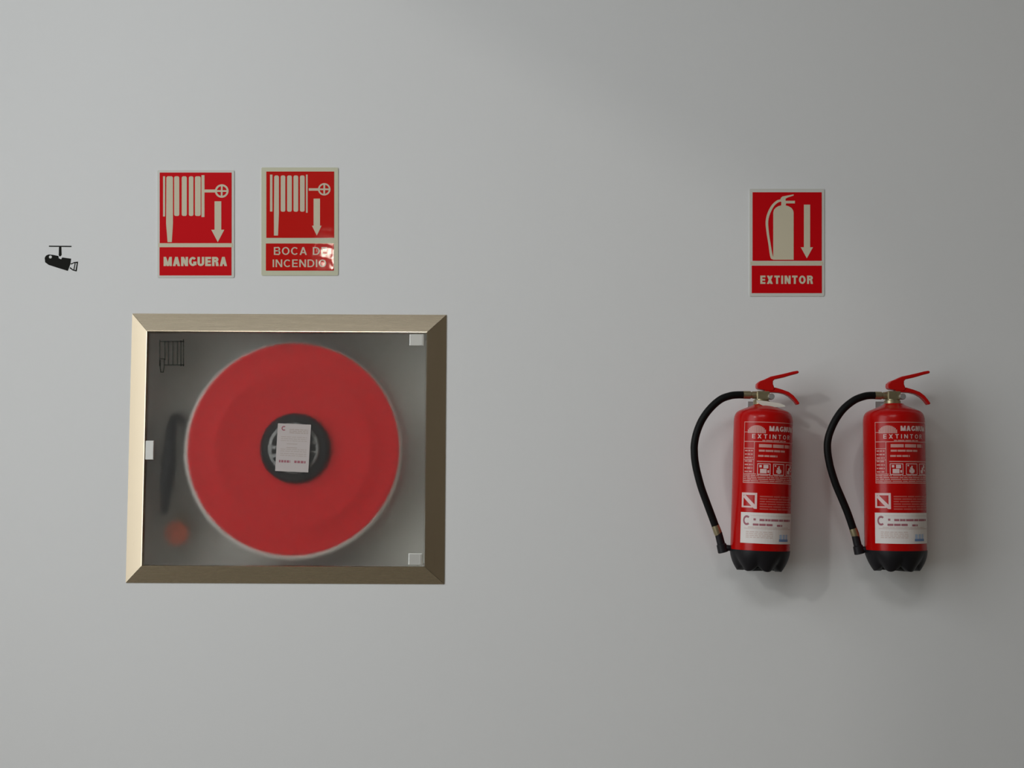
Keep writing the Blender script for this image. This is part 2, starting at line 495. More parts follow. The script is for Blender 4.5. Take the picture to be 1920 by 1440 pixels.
def arrow(f, parent, x0, x1, ytop, yhead, hx0, hx1, ytip, m):
    mid = (hx0 + hx1) / 2
    bm = bmesh.new()
    add_prism(bm, [f(x0, ytop), f(x1, ytop), f(x1, yhead), f(hx1, yhead), f(mid, ytip), f(hx0, yhead), f(x0, yhead)], -T1 + 0.0002, -T1 - 0.0004)
    return bm_obj('arrow', bm, m, parent)

def letters(f, parent, s, x0, y0, x1, y1, m, t=0.24, gap=0.12):
    bm = bmesh.new()
    def mp(u, v, lift):
        p = f(x0 + (x1 - x0) * u, y1 + (y0 - y1) * v)
        return (p[0], -T1 - 0.0004 - lift, p[1])
    add_block_text(bm, s, mp, t, gap)
    bm.normal_update()
    for fc in bm.faces:
        if fc.normal.y > 0: fc.normal_flip()
    return bm_obj('lettering', bm, m, parent, recalc=False)

# sign over the cabinet, left
t, f = sheet_sign('hose_sign', 'red MANGUERA sign with cream hose reel symbol and down arrow', (295, 319, 439, 520.5),
                  [(299.3, 323.5, 434.3, 456), (299.0, 463.5, 434, 516.5)], M['pale_edge'], M['sign_red'])
bm = bmesh.new(); add_prism(bm, rect(f, 297, 456, 436.5, 463.5), -T0 + 0.0003, -T1); bm_obj('cream_band', bm, M['cream_ink'], t)
bm = bmesh.new()
hose_symbol(bm, f, (305.8, 330.6, 309.6, 406), (377.8, 328.5, 383.4, 407), [(312, 324.3), (326.6, 336.2), (340.8, 350.3), (354.1, 362.7), (365.6, 376.4)],
            330.6, 405, (314.2, 322.2, 419.5, 454), (383, 355.4, 404, 360.9), (415.8, 358.2, 12.8, 3.6))
bm_obj('hose_symbol', bm, M['cream_ink'], t)
arrow(f, t, 402.3, 414.9, 377.5, 430.8, 396.2, 420.6, 454, M['cream_ink'])
letters(f, t, 'MANGUERA', 306.8, 481.7, 425.8, 499, M['cream_ink'], 0.27, 0.10)

# sign over the cabinet, right
t, f = sheet_sign('hydrant_sign', 'glossy red BOCA DE INCENDIO sign with wide cream border and glare', (490, 314, 634, 516.5),
                  [(499.3, 321.6, 626.5, 446), (498.5, 456.5, 625.8, 507.5)], M['cream'], M['sign_red_gloss'])
bm = bmesh.new()
hose_symbol(bm, f, (506.3, 327.5, 510.8, 396.7), (573.8, 327.5, 576.8, 399), [(514.2, 523), (526.3, 535), (538.3, 547.2), (550.3, 559.2), (562.5, 571.2)],
            329, 397, (513.7, 521.3, 401, 441.7), (579, 353, 598.3, 357.6), (608, 355, 11.7, 3.0))
bm_obj('hose_symbol', bm, M['cream_gloss'], t)
arrow(f, t, 588, 600, 372.5, 423.3, 585, 603, 441.7, M['cream_ink'])
letters(f, t, 'BOCA DE', 513.6, 463.3, 613.5, 478, M['cream_gloss'], 0.16, 0.17)
letters(f, t, 'INCENDIO', 511.3, 486.6, 611.6, 500.9, M['cream_gloss'], 0.16, 0.17)

# sign over the extinguishers
t, f = sheet_sign('extinguisher_sign', 'red EXTINTOR sign with extinguisher symbol above the two extinguishers', (1405.5, 354, 1545.5, 555.5),
                  [(1411, 360.5, 1540.8, 489), (1409.5, 498, 1541, 549.6)], M['pale_edge'], M['sign_red_deep'])
bm = bmesh.new(); add_prism(bm, rect(f, 1407, 490.5, 1543, 496.5), -T0 + 0.0003, -T1); bm_obj('cream_band', bm, M['cream_ink'], t)
g = lambda X, Y: f(1380 + X / 5.76, 330 + Y / 5.76)
bm = bmesh.new()
y0, y1 = -T1 + 0.0002, -T1 - 0.0004
body = [(402, 905), (402, 395), (410, 365), (430, 342), (460, 325), (488, 318), (490, 285), (482, 268), (482, 240), (500, 222), (560, 210), (622, 198), (622, 212), (560, 232), (535, 245), (535, 268), (636, 268), (636, 296), (540, 296), (537, 318), (570, 328), (598, 345), (616, 370), (622, 395), (622, 905)]
add_prism(bm, [g(*p) for p in body], y0, y1)
oc = [Vector((*p, 0)) for p in ((492, 250), (440, 265), (385, 315), (340, 400), (320, 490), (328, 600), (350, 740), (372, 880), (410, 905))]
ic = [Vector((*p, 0)) for p in ((492, 275), (452, 288), (408, 330), (367, 410), (348, 490), (354, 600), (374, 735), (395, 855), (410, 880))]
oc, ic = catmull(oc, 5), catmull(ic, 5)
for i in range(len(oc) - 1):
    add_prism(bm, [g(*q[:2]) for q in (oc[i], oc[i + 1], ic[i + 1], ic[i])], y0, y1 + 0.0001)
bm_obj('extinguisher_symbol', bm, M['cream_ink'], t)
arrow(f, t, 1507.3, 1518.9, 383.8, 463.7, 1501.5, 1524.2, 484.5, M['cream_ink'])
letters(f, t, 'EXTINTOR', 1425.5, 516.8, 1524.3, 532.4, M['cream_ink'], 0.25, 0.17)

# ------------------------------------------------------------------ camera sticker at the left
root3 = W(115, 510, 0)
t = thing('surveillance_sticker', 'small black surveillance camera symbol stuck on bare wall at far left', 'sticker', root3)
f0 = px_xz(root3, 0.0004)
g = lambda X, Y: f0(60 + X / 4.8, 290 + Y / 4.8)
def flat(name, polys, m, a=-0.0001, b=-0.0006):
    bm = bmesh.new()
    for P in polys: add_prism(bm, [g(*p) for p in P], a, b)
    return bm_obj(name, bm, m, t)
flat('mount_bar', [[(152, 819), (355, 821), (355, 831), (152, 829)]], M['black_ink'])
flat('stem', [[(243, 830), (264, 830), (266, 905), (250, 918), (240, 905)]], M['black_ink'])
flat('camera_body', [[(150, 898), (190, 902), (238, 912), (240, 932), (262, 942), (272, 925), (352, 936), (345, 985), (322, 1046), (250, 1024), (150, 992), (118, 968), (114, 930), (126, 908)]], M['black_ink'])
flat('lens_hood', [[(346, 980), (372, 972), (372, 980), (352, 988)], [(372, 968), (414, 962), (412, 974), (374, 978)], [(404, 970), (414, 968), (402, 1050), (390, 1050)],
                   [(344, 1012), (366, 1030), (362, 1038), (338, 1022)], [(362, 1030), (398, 1042), (398, 1051), (360, 1040)], [(384, 978), (392, 978), (380, 1040), (372, 1036)]], M['black_ink'])
bm = bmesh.new(); add_ring(bm, g(166, 921), 0.00005, 0.0042, -0.0005, -0.0009, 16); bm_obj('white_dot', bm, M['white_ink'], t)

# ------------------------------------------------------------------ hose cabinet
cab = thing('hose_cabinet', 'hose cabinet below the two hose signs with sloping steel frame and frosted glass door', 'cabinet', CAB_C, CAB_ROT)
def lerp_corner(k, fr):
    ox = (OUT[0], OUT[1], OUT[1], OUT[0])[k]; oz = (OUT[3], OUT[3], OUT[2], OUT[2])[k]   # TL TR BR BL
    ix = (INN[0], INN[1], INN[1], INN[0])[k]; iz = (INN[3], INN[3], INN[2], INN[2])[k]
    return (ox + (ix - ox) * fr, oz + (iz - oz) * fr)
PROF = [(0.0, -0.0002), (0.0, -0.0022), (0.945, -FH), (0.985, -FH - 0.0004), (1.0, -FH + 0.0012), (1.0, -0.0002)]
for k in range(4):
    a, b = k, (k + 1) % 4
    bm = bmesh.new()
    A, B = [], []
    for fr, y in PROF:
        p, q = Vector(lerp_corner(a, fr)), Vector(lerp_corner(b, fr))
        e = (q - p).normalized() * 0.0005
        p, q = p + e, q - e
        A.append(bm.verts.new((p.x, y, p.y))); B.append(bm.verts.new((q.x, y, q.y)))
    n = len(PROF)
    for i in range(n):
        j = (i + 1) % n
        bm.faces.new((A[i], A[j], B[j], B[i]))
    bm.faces.new(A); bm.faces.new(list(reversed(B)))
    bm_obj('frame_rail', bm, M['steel_h'] if k in (0, 2) else M['steel_v'], cab)

# steel housing sunk in the wall
HX0, HX1, HZ0, HZ1 = INN[0] - 0.006, INN[1] + 0.006, INN[2] - 0.006, INN[3] + 0.006
bm = bmesh.new()
w = 0.0025; D = 0.215
for (x0, x1, z0, z1, ya, yb) in ((HX0, HX0 + w, HZ0, HZ1, 0.001, D), (HX1 - w, HX1, HZ0, HZ1, 0.001, D), (HX0 + w, HX1 - w, HZ0, HZ0 + w, 0.001, D),
                                 (HX0 + w, HX1 - w, HZ1 - w, HZ1, 0.001, D), (HX0 + w, HX1 - w, HZ0 + w, HZ1 - w, D - w, D)):
    add_box(bm, x0, x1, ya, yb, z0, z1)
bm_obj('housing', bm, M['housing'], cab)

# frosted pane
GF, GB = -0.0115, -0.0070
gx0, gx1, gz0, gz1 = INN[0] + 0.0035, INN[1] - 0.0035, INN[2] + 0.0025, INN[3] - 0.0045
bm = bmesh.new(); add_box(bm, gx0, gx1, GF, GB, gz0, gz1)
pane = bm_obj('glass_door', bm, M['glass'], cab); pane['label'] = 'frosted glass pane'

# clips that hold the pane
def clip(px0, py0, px1, py1, name):
    a = cab_local(px0, py0, 0.02); b = cab_local(px1, py1, 0.02)
    bm = bmesh.new(); add_box(bm, a[0], b[0], GF - 0.0050, GF - 0.0002, b[1], a[1])
    o = bevel(bm_obj(name, bm, M['clip'], cab), 0.0012, 2)
    o['label'] = 'small square satin metal clip'
    # little jaw line along the outer edge
    bm = bmesh.new(); e = b[0] - (b[0] - a[0]) * 0.17
    add_box(bm, e, e + 0.0026, GF - 0.0064, GF - 0.0049, b[1] + 0.002, a[1] - 0.002)
    bm_obj('clip_ridge', bm, M['clip'], o)
    return o
clip(768, 626.2, 794.5, 648, 'hinge_clip')
clip(766, 1037.6, 791.5, 1059.5, 'hinge_clip')
c = clip(271.8, 826, 287.4, 862, 'latch'); c['label'] = 'narrow satin metal latch at the left edge'

# small printed reel symbol on the pane
def cl(px, py): return cab_local(px, py, -GF)
bm = bmesh.new()
def stroke(bm, fn, a, b, w, y0, y1):
    p, q = Vector((*a, 0)), Vector((*b, 0)); d = (q - p).normalized(); n = Vector((-d.y, d.x, 0)) * w / 2
    add_prism(bm, [fn(*(p + n)[:2]), fn(*(q + n)[:2]), fn(*(q - n)[:2]), fn(*(p - n)[:2])], y0, y1)
h = lambda X, Y: cl(220 + X / 6, 560 + Y / 6)
for a, b, w in (((478, 462), (478, 760), 12), ((535, 480), (535, 690), 13), ((575, 480), (575, 745), 13), ((625, 480), (625, 745), 13), ((676, 480), (676, 745), 13),
                ((716, 470), (716, 760), 15), ((744, 456), (744, 760), 12), ((480, 481), (752, 481), 14), ((530, 746), (752, 746), 14),
                ((482, 690), (482, 780), 12), ((530, 676), (526, 770), 14), ((482, 780), (490, 830), 12), ((526, 770), (516, 830), 14), ((488, 826), (518, 826), 10), ((482, 676), (534, 676), 8)):
    stroke(bm, h, a, b, w, GF - 0.0001, GF - 0.0004)
o = bm_obj('reel_symbol', bm, M['dark_ink'], cab); o['label'] = 'small dark hose reel symbol printed on the glass'

# paper tag on the pane
h = lambda X, Y: cl(460 + X / 7.2, 740 + Y / 7.2)
bm = bmesh.new(); add_prism(bm, [h(402, 1030), h(850, 1050), h(888, 406), h(440, 386)], GF - 0.0001, GF - 0.0006)
tag = bm_obj('paper_tag', bm, M['paper'], cab); tag['label'] = 'white paper inspection tag stuck on the glass'
def tilt(u, v):   # tag-space 0..1 -> crop coordinates
    return (440 + 448 * u - 38 * v, 386 + 20 * u + 644 * v)
def words(bm, fn, x0, x1, y, hgt, y0, y1, seed, dens=1.0):
    rnd = random.Random(seed); x = x0
    while x < x1 - 0.01 * (x1 - x0):
        wd = min(rnd.uniform(0.05, 0.16) * dens, (x1 - x) )
        if wd > 0.012:
            add_prism(bm, [fn(x, y), fn(x + wd, y), fn(x + wd, y + hgt), fn(x, y + hgt)], y0, y1)
        x += wd + 0.022
tf = lambda u, v: h(*tilt(u, v))
ya, yb = GF - 0.0006, GF - 0.0008
bm = bmesh.new()
for i, v in enumerate((0.11, 0.145, 0.18)): words(bm, tf, 0.36, 0.92, v, 0.016, ya, yb, i)
for i, v in enumerate((0.27, 0.31, 0.35, 0.53, 0.57, 0.62, 0.66)): words(bm, tf, 0.12, 0.90, v, 0.010, ya, yb, 20 + i)
stroke(bm, tf, (0.30, 0.42), (0.62, 0.42), 0.012, ya, yb); stroke(bm, tf, (0.30, 0.50), (0.62, 0.50), 0.012, ya, yb)
o = bm_obj('faint_print', bm, M['ink_tan'], tag)
for u0, u1, sd_ in ((0.10, 0.44, 3), (0.56, 0.90, 5)):
    bm = bmesh.new(); words(bm, tf, u0, u1, 0.765, 0.050, ya, yb, sd_, 0.6); bm_obj('red_print', bm, M['ink_red'], tag)
cc = tf(0.19, 0.10); bm = bmesh.new(); add_ring(bm, cc, 0.0035, 0.0068, ya, yb, 14, math.radians(50), math.radians(310))
bm_obj('red_emblem', bm, M['ink_red'], tag)

# ------------------------------------------------------------------ hose reel inside the cabinet
RD = 0.030                                # depth of the red disc behind the wall face
rc = W(550, 842, -RD); kpx = (CAM_D + RD) / FPX
reel = thing('hose_reel', 'large red hose reel with black hub behind the frosted glass', 'hose reel', Vector((rc.x, RD, rc.z)))
R = 199.0 * kpx
bm = bmesh.new()
add_lathe(bm, [(0.05, 0.0), (0.10, 0.0), (0.215, 0.0), (0.2165, -0.0004), (0.2245, -0.0004), (0.226, 0.0),
               (R - 0.012, 0.0), (R - 0.004, -0.0015), (R, 0.0006), (R - 0.002, 0.004), (R - 0.012, 0.004), (0.05, 0.004)], 96, 'y', closed=True)
o = bm_obj('front_disc', bm, M['reel_red'], reel); smooth_by_angle(o, 50)
bm = bmesh.new()
add_lathe(bm, [(R - 0.012 + 0.0085 * math.cos(a) + 0.012, 0.009 + 0.0085 * math.sin(a)) for a in (2 * PI * k / 10 for k in range(10))], 96, 'y', (-0.002, 0, -0.0045), closed=True)
o = bm_obj('rim', bm, M['rim'], reel, smooth=True); o['label'] = 'pale metal rim'
bm = bmesh.new()
prof = [(0.10, 0.020)]
for k in range(6):
    y = 0.022 + k * 0.021
    prof += [(R - 0.045 + 0.010 * math.sin(PI * j / 4), y + 0.021 * j / 4) for j in range(4)]
prof += [(R - 0.045, 0.148), (0.10, 0.148)]
add_lathe(bm, prof, 64, 'y', closed=True)
o = bm_obj('coiled_hose', bm, M['rubber'], reel); smooth_by_angle(o, 50)
bm = bmesh.new(); add_lathe(bm, [(0.05, 0.150), (R, 0.150), (R, 0.156), (0.05, 0.156)], 96, 'y', closed=True)
bm_obj('rear_disc', bm, M['reel_red'], reel)
bm = bmesh.new(); add_lathe(bm, [(0.03, 0.0), (0.049, 0.0), (0.049, 0.181), (0.03, 0.181)], 32, 'y', closed=True)
bm_obj('axle', bm, M['zinc'], reel)
hc = W(552.5, 840.5, -RD + 0.016) - Vector((rc.x, 0, rc.z))
bm = bmesh.new()
rO, rI = 65.5 * kpx, 48.0 * kpx
add_lathe(bm, [(rI, -0.016), (rI + 0.004, -0.022), (rO - 0.008, -0.022), (rO, -0.012), (rO, -0.0012), (rI, -0.0012)], 72, 'y', (hc.x, 0, hc.z), closed=True)
o = bm_obj('hub_ring', bm, M['black_plastic'], reel); smooth_by_angle(o, 30)
bm = bmesh.new()
add_lathe(bm, [(0.0005, -0.0255), (rI - 0.004, -0.0250), (rI - 0.0005, -0.0220), (rI - 0.0005, -0.002), (0.0005, -0.002)], 64, 'y', (hc.x - 0.002, 0, hc.z))
cap = bm_obj('hub_cap', bm, M['hub_grey'], reel); smooth_by_angle(cap, 30)
bm = bmesh.new()
for a0, a1, r0, r1 in ((20, 42, 0.50, 0.84), (-8, 12, 0.62, 0.86), (-40, -14, 0.55, 0.88), (138, 172, 0.66, 0.86), (182, 196, 0.62, 0.86), (206, 232, 0.70, 0.88), (60, 120, 0.76, 0.84), (245, 300, 0.76, 0.84)):
    add_ring(bm, (hc.x - 0.002, hc.z), r0 * rI, r1 * rI, -0.0252, -0.0266, 8, math.radians(a0), math.radians(a1))
bm_obj('embossed_mark', bm, M['black_plastic'], cap)

# ------------------------------------------------------------------ valve and nozzle, dim shapes at the left of the reel
vd = 0.085
vc = W(331, 1000, -vd)
valve = thing('supply_valve', 'orange handwheel valve glowing faintly through the glass at the lower left', 'valve', Vector((vc.x, vd, vc.z)))
bm = bmesh.new()
add_lathe(bm, [(0.026 + 0.006 * math.cos(a), 0.006 * math.sin(a)) for a in (2 * PI * k / 10 for k in range(10))], 32, 'y', closed=True)
for k in range(4):
    a = PI / 4 + k * PI / 2
    add_tube(bm, [(0.004 * math.cos(a), 0, 0.004 * math.sin(a)), (0.025 * math.cos(a), 0, 0.025 * math.sin(a))], 0.0035, 8)
add_lathe(bm, [(0.010, -0.006), (0.010, 0.006)], 20, 'y')
bm_obj('handwheel', bm, M['orange'], valve, smooth=False)
bm = bmesh.new(); add_tube(bm, [(0, 0.006, 0), (0, 0.075, 0)], 0.008, 14); bm_obj('stem', bm, M['zinc'], valve)
bm = bmesh.new(); add_tube(bm, [(0, 0.065, -0.012), (0, 0.065, 0.030), (0, 0.065, 0.031), (0, 0.065, 0.06)], [0.020, 0.020, 0.016, 0.016], 18)
add_tube(bm, [(0, 0.065, 0), (0, 0.127, 0)], 0.016, 18)
bm_obj('valve_body', bm, M['brass'], valve)

nd = 0.05
na = W(322, 800, -nd); nb = W(309, 965, -nd)
noz = thing('hose_nozzle', 'dark hose nozzle hanging upright, blurred behind the glass left of the reel', 'nozzle', Vector((nb.x, nd, nb.z)))
v = na - nb
bm = bmesh.new(); add_tube(bm, [(0, 0, 0), v * 0.25, v * 0.3, v * 0.7, v * 0.75, v], [0.010, 0.013, 0.021, 0.021, 0.017, 0.017], 18)
bm_obj('barrel', bm, M['black_plastic'], noz, smooth=True)
bm = bmesh.new(); add_tube(bm, catmull([v, v * 1.08 + Vector((0.0, 0.015, 0)), v * 1.12 + Vector((0.01, 0.05, 0)), v * 1.0 + Vector((0.02, 0.09, 0)), v * 0.6 + Vector((0.03, 0.11, 0))], 6), 0.013, 14)
bm_obj('hose_end', bm, M['rubber'], noz, smooth=True)
bm = bmesh.new(); add_box(bm, v.x * 0.5 - 0.026, v.x * 0.5 - 0.021, -0.006, 0.16, v.z * 0.46, v.z * 0.54); add_box(bm, v.x * 0.5 - 0.026, v.x * 0.5 + 0.02, 0.020, 0.024, v.z * 0.46, v.z * 0.54)
bm_obj('wall_clip', bm, M['zinc'], noz)

# ------------------------------------------------------------------ fire extinguishers
ED = 0.104                                # axis distance from the wall
def extinguisher(label, axis_bottom, lean_deg, hose_px, ferrule_px, nozzle_px, clip_px, head_dx, lobe_deg, label_deg, neck_tag, radius_px):
    base = W(*axis_bottom, ED)
    lean = math.radians(lean_deg)
    root = thing('fire_extinguisher', label, 'extinguisher', base, lean, 'fire extinguishers hung on the wall')
    co, si = math.cos(lean), math.sin(lean)
    def L(px, py, d=ED):
        p = W(px, py, d) - base
        return Vector((p.x * co - p.z * si, -(d - ED), p.x * si + p.z * co))
    s = (CAM_D - ED) / FPX
    Rb = radius_px * s
    ax = axis_bottom[0]
    def Z(py): return L(ax, py).z
    # cylinder
    z0 = Z(1033); neck = Z(757)
    prof = [(Rb * 0.90, z0 - 0.012), (Rb * 0.985, z0 - 0.004), (Rb, z0 + 0.004)]
    prof += [(Rb * r, Z(y)) for r, y in ((1.0, 793), (0.995, 787), (0.98, 782), (0.955, 778), (0.92, 774.8), (0.87, 772.2), (0.80, 770), (0.68, 767.2), (0.52, 763.6), (0.40, 760.8), (0.345, 759.0), (0.32, 757.4), (0.31, 757.0))]
    bm = bmesh.new(); add_lathe(bm, prof, 72)
    body = bm_obj('cylinder', bm, M['ext_red'], root); smooth_by_angle(body, 40)
    # lobed black foot
    n = 98; rows = 12
    zb = Z(1072.0); zb_top = z0
    bm = bmesh.new(); rings = []
    for j in range(rows + 1):
        q = j / rows; ring = []
        for k in range(n):
            a = 2 * PI * k / n
            lob = 0.5 + 0.5 * math.cos(7 * (a - math.radians(lobe_deg)))   # 1 on a lobe
            lob = lob ** 0.55
            depth = (zb - zb_top) * (1 - 0.26 * (1 - lob))
            r = Rb * (1.012 - 0.25 * q ** 2.0) * (1 - 0.06 * (1 - lob) * q)
            ring.append(bm.verts.new((r * math.cos(a), r * math.sin(a), zb_top + 0.003 + depth * q)))
        rings.append(ring)
    inner = []
    for k in range(n):
        a = 2 * PI * k / n
        lob = (0.5 + 0.5 * math.cos(7 * (a - math.radians(lobe_deg)))) ** 0.55
        inner.append(bm.verts.new((Rb * 0.55 * math.cos(a), Rb * 0.55 * math.sin(a), zb_top + (zb - zb_top) * (0.95 - 0.26 * (1 - lob)))))
    rings.append(inner)
    for A, B in zip(rings, rings[1:]):
        for k in range(n):
            l = (k + 1) % n
            bm.faces.new((A[k], A[l], B[l], B[k]))
    bm.faces.new(rings[0]); bm.faces.new(rings[-1])
    o = bm_obj('foot_ring', bm, M['black_plastic'], root); smooth_by_angle(o, 45); o['label'] = 'black lobed plastic foot'
    # head: everything from the first extinguisher's outline, shifted
    H = lambda X, Y: (lambda p: (p.x, p.z))(L(1270 + X / 5.538 + head_dx, 670 + Y / 5.538))
    def prism(name, pts, m, y0, y1, bev=0.002):
        bm = bmesh.new(); add_prism(bm, [H(*p) for p in pts], y0, y1)
        return bevel(bm_obj(name, bm, m, root), bev, 2, 50)
    # brass valve body
    cx, _ = H(875, 400)
    zv0, zv1 = H(875, 452)[1], H(875, 335)[1]
    bm = bmesh.new()
    add_lathe(bm, [(0.0225, neck - 0.001 - zv0), (0.0225, 0.002), (0.0190, 0.0035), (0.0190, 0.006)], 28, 'z', (cx, 0, zv0 - 0.002))
    valve_o = bm_obj('valve', bm, M['brass'], root); smooth_by_angle(valve_o, 35)
    bm = bmesh.new(); add_prism(bm, [H(816, 446), H(952, 446), H(952, 352), H(816, 352)], -0.0145, 0.0145)
    bevel(bm_obj('valve_block', bm, M['brass'], valve_o), 0.003, 2)
    gx, gz = H(962, 412)
    bm = bmesh.new(); add_lathe(bm, [(0.0075, -0.026), (0.0085, -0.024), (0.0085, -0.010), (0.0060, -0.010), (0.0060, 0.0)], 20, 'y', (gx, 0, gz))
    o = bm_obj('pressure_gauge', bm, M['zinc'], root); smooth_by_angle(o, 35)
    bm = bmesh.new(); add_tube(bm, [(cx, 0, gz), (gx, -0.006, gz)], 0.0065, 12)
    bm_obj('gauge_stub', bm, M['brass'], valve_o)
    # lever and fixed handle
    lever = [(818, 300), (822, 274), (850, 250), (900, 232), (960, 203), (1040, 186), (1120, 168), (1190, 150), (1238, 143), (1254, 152), (1248, 170), (1190, 184), (1110, 208), (1050, 222), (1002, 232),
             (985, 250), (984, 282), (996, 312), (1000, 330), (985, 352), (930, 350), (850, 335), (822, 325)]
    prism('lever', lever, M['lever_red'], -0.016, 0.016, 0.0025)
    handle = [(900, 338), (975, 318), (1010, 316), (1080, 336), (1150, 362), (1200, 400), (1238, 446), (1262, 480), (1250, 494), (1236, 492), (1205, 452), (1160, 410), (1110, 384), (1050, 370), (985, 366), (905, 366)]
    prism('carry_handle', handle, M['lever_red'], -0.0135, 0.0135, 0.0022)
    # hose
    pts = [L(*p) for p in hose_px]
    for i, p in enumerate(pts):
        p.y = -0.012 * math.sin(PI * i / (len(pts) - 1))
    bm = bmesh.new(); add_tube(bm, catmull(pts, 7), 7.0 * s, 16)
    bm_obj('hose', bm, M['rubber'], root, smooth=True)
    a = L(*ferrule_px[0]); b = pts[0]
    d = (a - b)
    bm = bmesh.new(); add_tube(bm, [b - d * 0.12, b + d * 0.45, b + d * 0.46, b + d * 0.6, b + d * 0.61, a], [0.0108, 0.0108, 0.0088, 0.0088, 0.0102, 0.0102], 18)
    o = bm_obj('hose_ferrule', bm, M['brass'], root); smooth_by_angle(o, 35)
    n0, n1, n2 = (L(*p) for p in nozzle_px)
    d = (n1 - pts[-1])
    bm = bmesh.new(); add_tube(bm, [pts[-1] - d * 0.15, pts[-1] + d * 0.5, n1], [0.0108, 0.0112, 0.0092], 18)
    o = bm_obj('hose_ferrule', bm, M['brass'], root); smooth_by_angle(o, 35)
    bm = bmesh.new(); add_tube(bm, [n0, n0 + (n2 - n0) * 0.55, n0 + (n2 - n0) * 0.60, n0 + (n2 - n0) * 0.97, n2], [0.0105, 0.0110, 0.0135, 0.0145, 0.0120], 18)
    noz_o = bm_obj('nozzle', bm, M['black_plastic'], root); smooth_by_angle(noz_o, 35)
    c0 = L(*clip_px[0]); c1 = L(*clip_px[1])
    bm = bmesh.new(); add_tube(bm, [c0, (c0 + c1) / 2, c1], [0.010, 0.008, 0.008], 12)
    bm_obj('nozzle_clip', bm, M['black_plastic'], root, smooth=True)
    # wall bracket behind the neck and spacer behind the body
    bm = bmesh.new()
    add_box(bm, cx - 0.020, cx + 0.020, ED - 0.0035, ED - 0.0005, neck - 0.030, neck + 0.012)
    add_box(bm, cx - 0.0045, cx + 0.0045, 0.012, ED - 0.0035, neck - 0.0015, neck + 0.006)
    bm_obj('wall_bracket', bm, M['zinc'], root)
    # ---- printed label on the cylinder
    def surf(px, py, off, rot=0.0):
        """photo pixel of extinguisher -> point on the cylinder skin"""
        zz = Z(py); u = (px - ax) / radius_px                       # px measured on the unwrapped label
        a = u + math.radians(label_deg)
        r = Rb + off
        return Vector((r * math.sin(a), -r * math.cos(a), zz))
    def patch(bm, x0, y0, x1, y1, off, thick=0.0):
        m = max(1, int(abs(x1 - x0) / 5))
        top = [bm.verts.new(surf(x0 + (x1 - x0) * i / m, y0, off)) for i in range(m + 1)]
        bot = [bm.verts.new(surf(x0 + (x1 - x0) * i / m, y1, off)) for i in range(m + 1)]
        for i in range(m):
            bm.faces.new((bot[i], bot[i + 1], top[i + 1], top[i]))
    def words_line(bm, x0, x1, y, hgt, off, seed, wmin=4, wmax=14, gap=1.3):
        r = random.Random(seed); x = x0
        while x < x1 - 1:
            wd = min(r.uniform(wmin, wmax), x1 - x)
            patch(bm, x, y, x + wd, y + hgt, off); x += wd + gap
    def fin(name, bm, m, parent):
        o = bm_obj(name, bm, m, parent, recalc=False)
        return o
    O1, O2 = 0.0004, 0.0007
    lx = ax - 46.0                                                  # left edge of the print, unwrapped
    rx = lx + 127
    bm = bmesh.new()
    for (x0, y0, x1, y1) in ((lx, 793.5, rx, 794.6), (lx, 793.5, lx + 1.1, 905), (lx, 812.2, lx + 22, 813.2), (lx, 829.5, rx, 830.8), (lx + 21, 830, lx + 22.1, 890),
                             (lx, 842, lx + 21, 843.2), (lx, 863, lx + 21, 864), (lx, 889, lx + 26, 890.2), (lx + 27, 865.5, rx, 867.2), (lx, 905, rx, 906.6)):
        patch(bm, x0, y0, x1, y1, O1)
    words_line(bm, lx + 36, lx + 84, 826.8, 2.0, O1, 1)
    words_line(bm, lx + 30, lx + 98, 834.5, 6.0, O1, 2, 12, 24, 2.2)
    words_line(bm, lx + 30, lx + 82, 844.8, 3.6, O1, 3, 8, 20)
    words_line(bm, lx + 29, lx + 65, 854.5, 3.4, O1, 4, 8, 16)
    for k in range(4): words_line(bm, lx + 1.5, rx, 891.5 + k * 3.4, 1.7, O1, 30 + k, 5, 20)
    for k in range(7): words_line(bm, lx + 3, lx + 19, 846 + k * 6.4, 2.2, O1, 50 + k, 3, 8)
    fin('label_lines', bm, M['label_ink'], body)
    bm = bmesh.new()
    for k in range(6): words_line(bm, lx + 34, rx - 4 - 5 * (k % 3), 929.6 + k * 4.6, 2.4, O1, 70 + k, 8, 26)
    fin('small_text', bm, M['label_faint_ink'], body)
    bm = bmesh.new()
    # dome logo with rings
    for i in range(14):
        x = lx + 8 + i * 2.45
        hh = 14.5 * math.sqrt(max(0.0, 1 - ((i - 6.5) / 7.3) ** 2))
        patch(bm, x, 814.5 - hh, x + 2.0, 814.5, O1)
    fin('dome_logo', bm, M['label_ink'], body)
    bm = bmesh.new()
    def tm(x0, y0, x1, y1): return lambda u, v, lift: surf(x0 + (x1 - x0) * u, y1 + (y0 - y1) * v, O2 + lift)
    add_block_text(bm, 'MAGNUM', tm(lx + 48, 800.8, lx + 106, 810.3), 0.27, 0.10)
    add_block_text(bm, 'EXTINTOR', tm(lx + 17, 816.3, lx + 95, 824.2), 0.18, 0.42)
    fin('lettering', bm, M['label_white_ink'], body)
    # three pictogram squares
    bm = bmesh.new()
    MARKS = (((5, 880, 17, 888), (11, 872.5, 20, 879), (3.5, 873, 8, 877.5), (18.5, 882, 21.5, 887)),
             ((9, 879, 15, 888), (6.5, 881, 17.5, 886.5), (10.5, 874, 13.5, 879), (8, 877, 11, 880), (3, 872.5, 6, 875)),
             ((4, 882, 12, 888), (8, 877, 14, 882), (13, 872.5, 19, 878), (16, 881, 21, 884)))
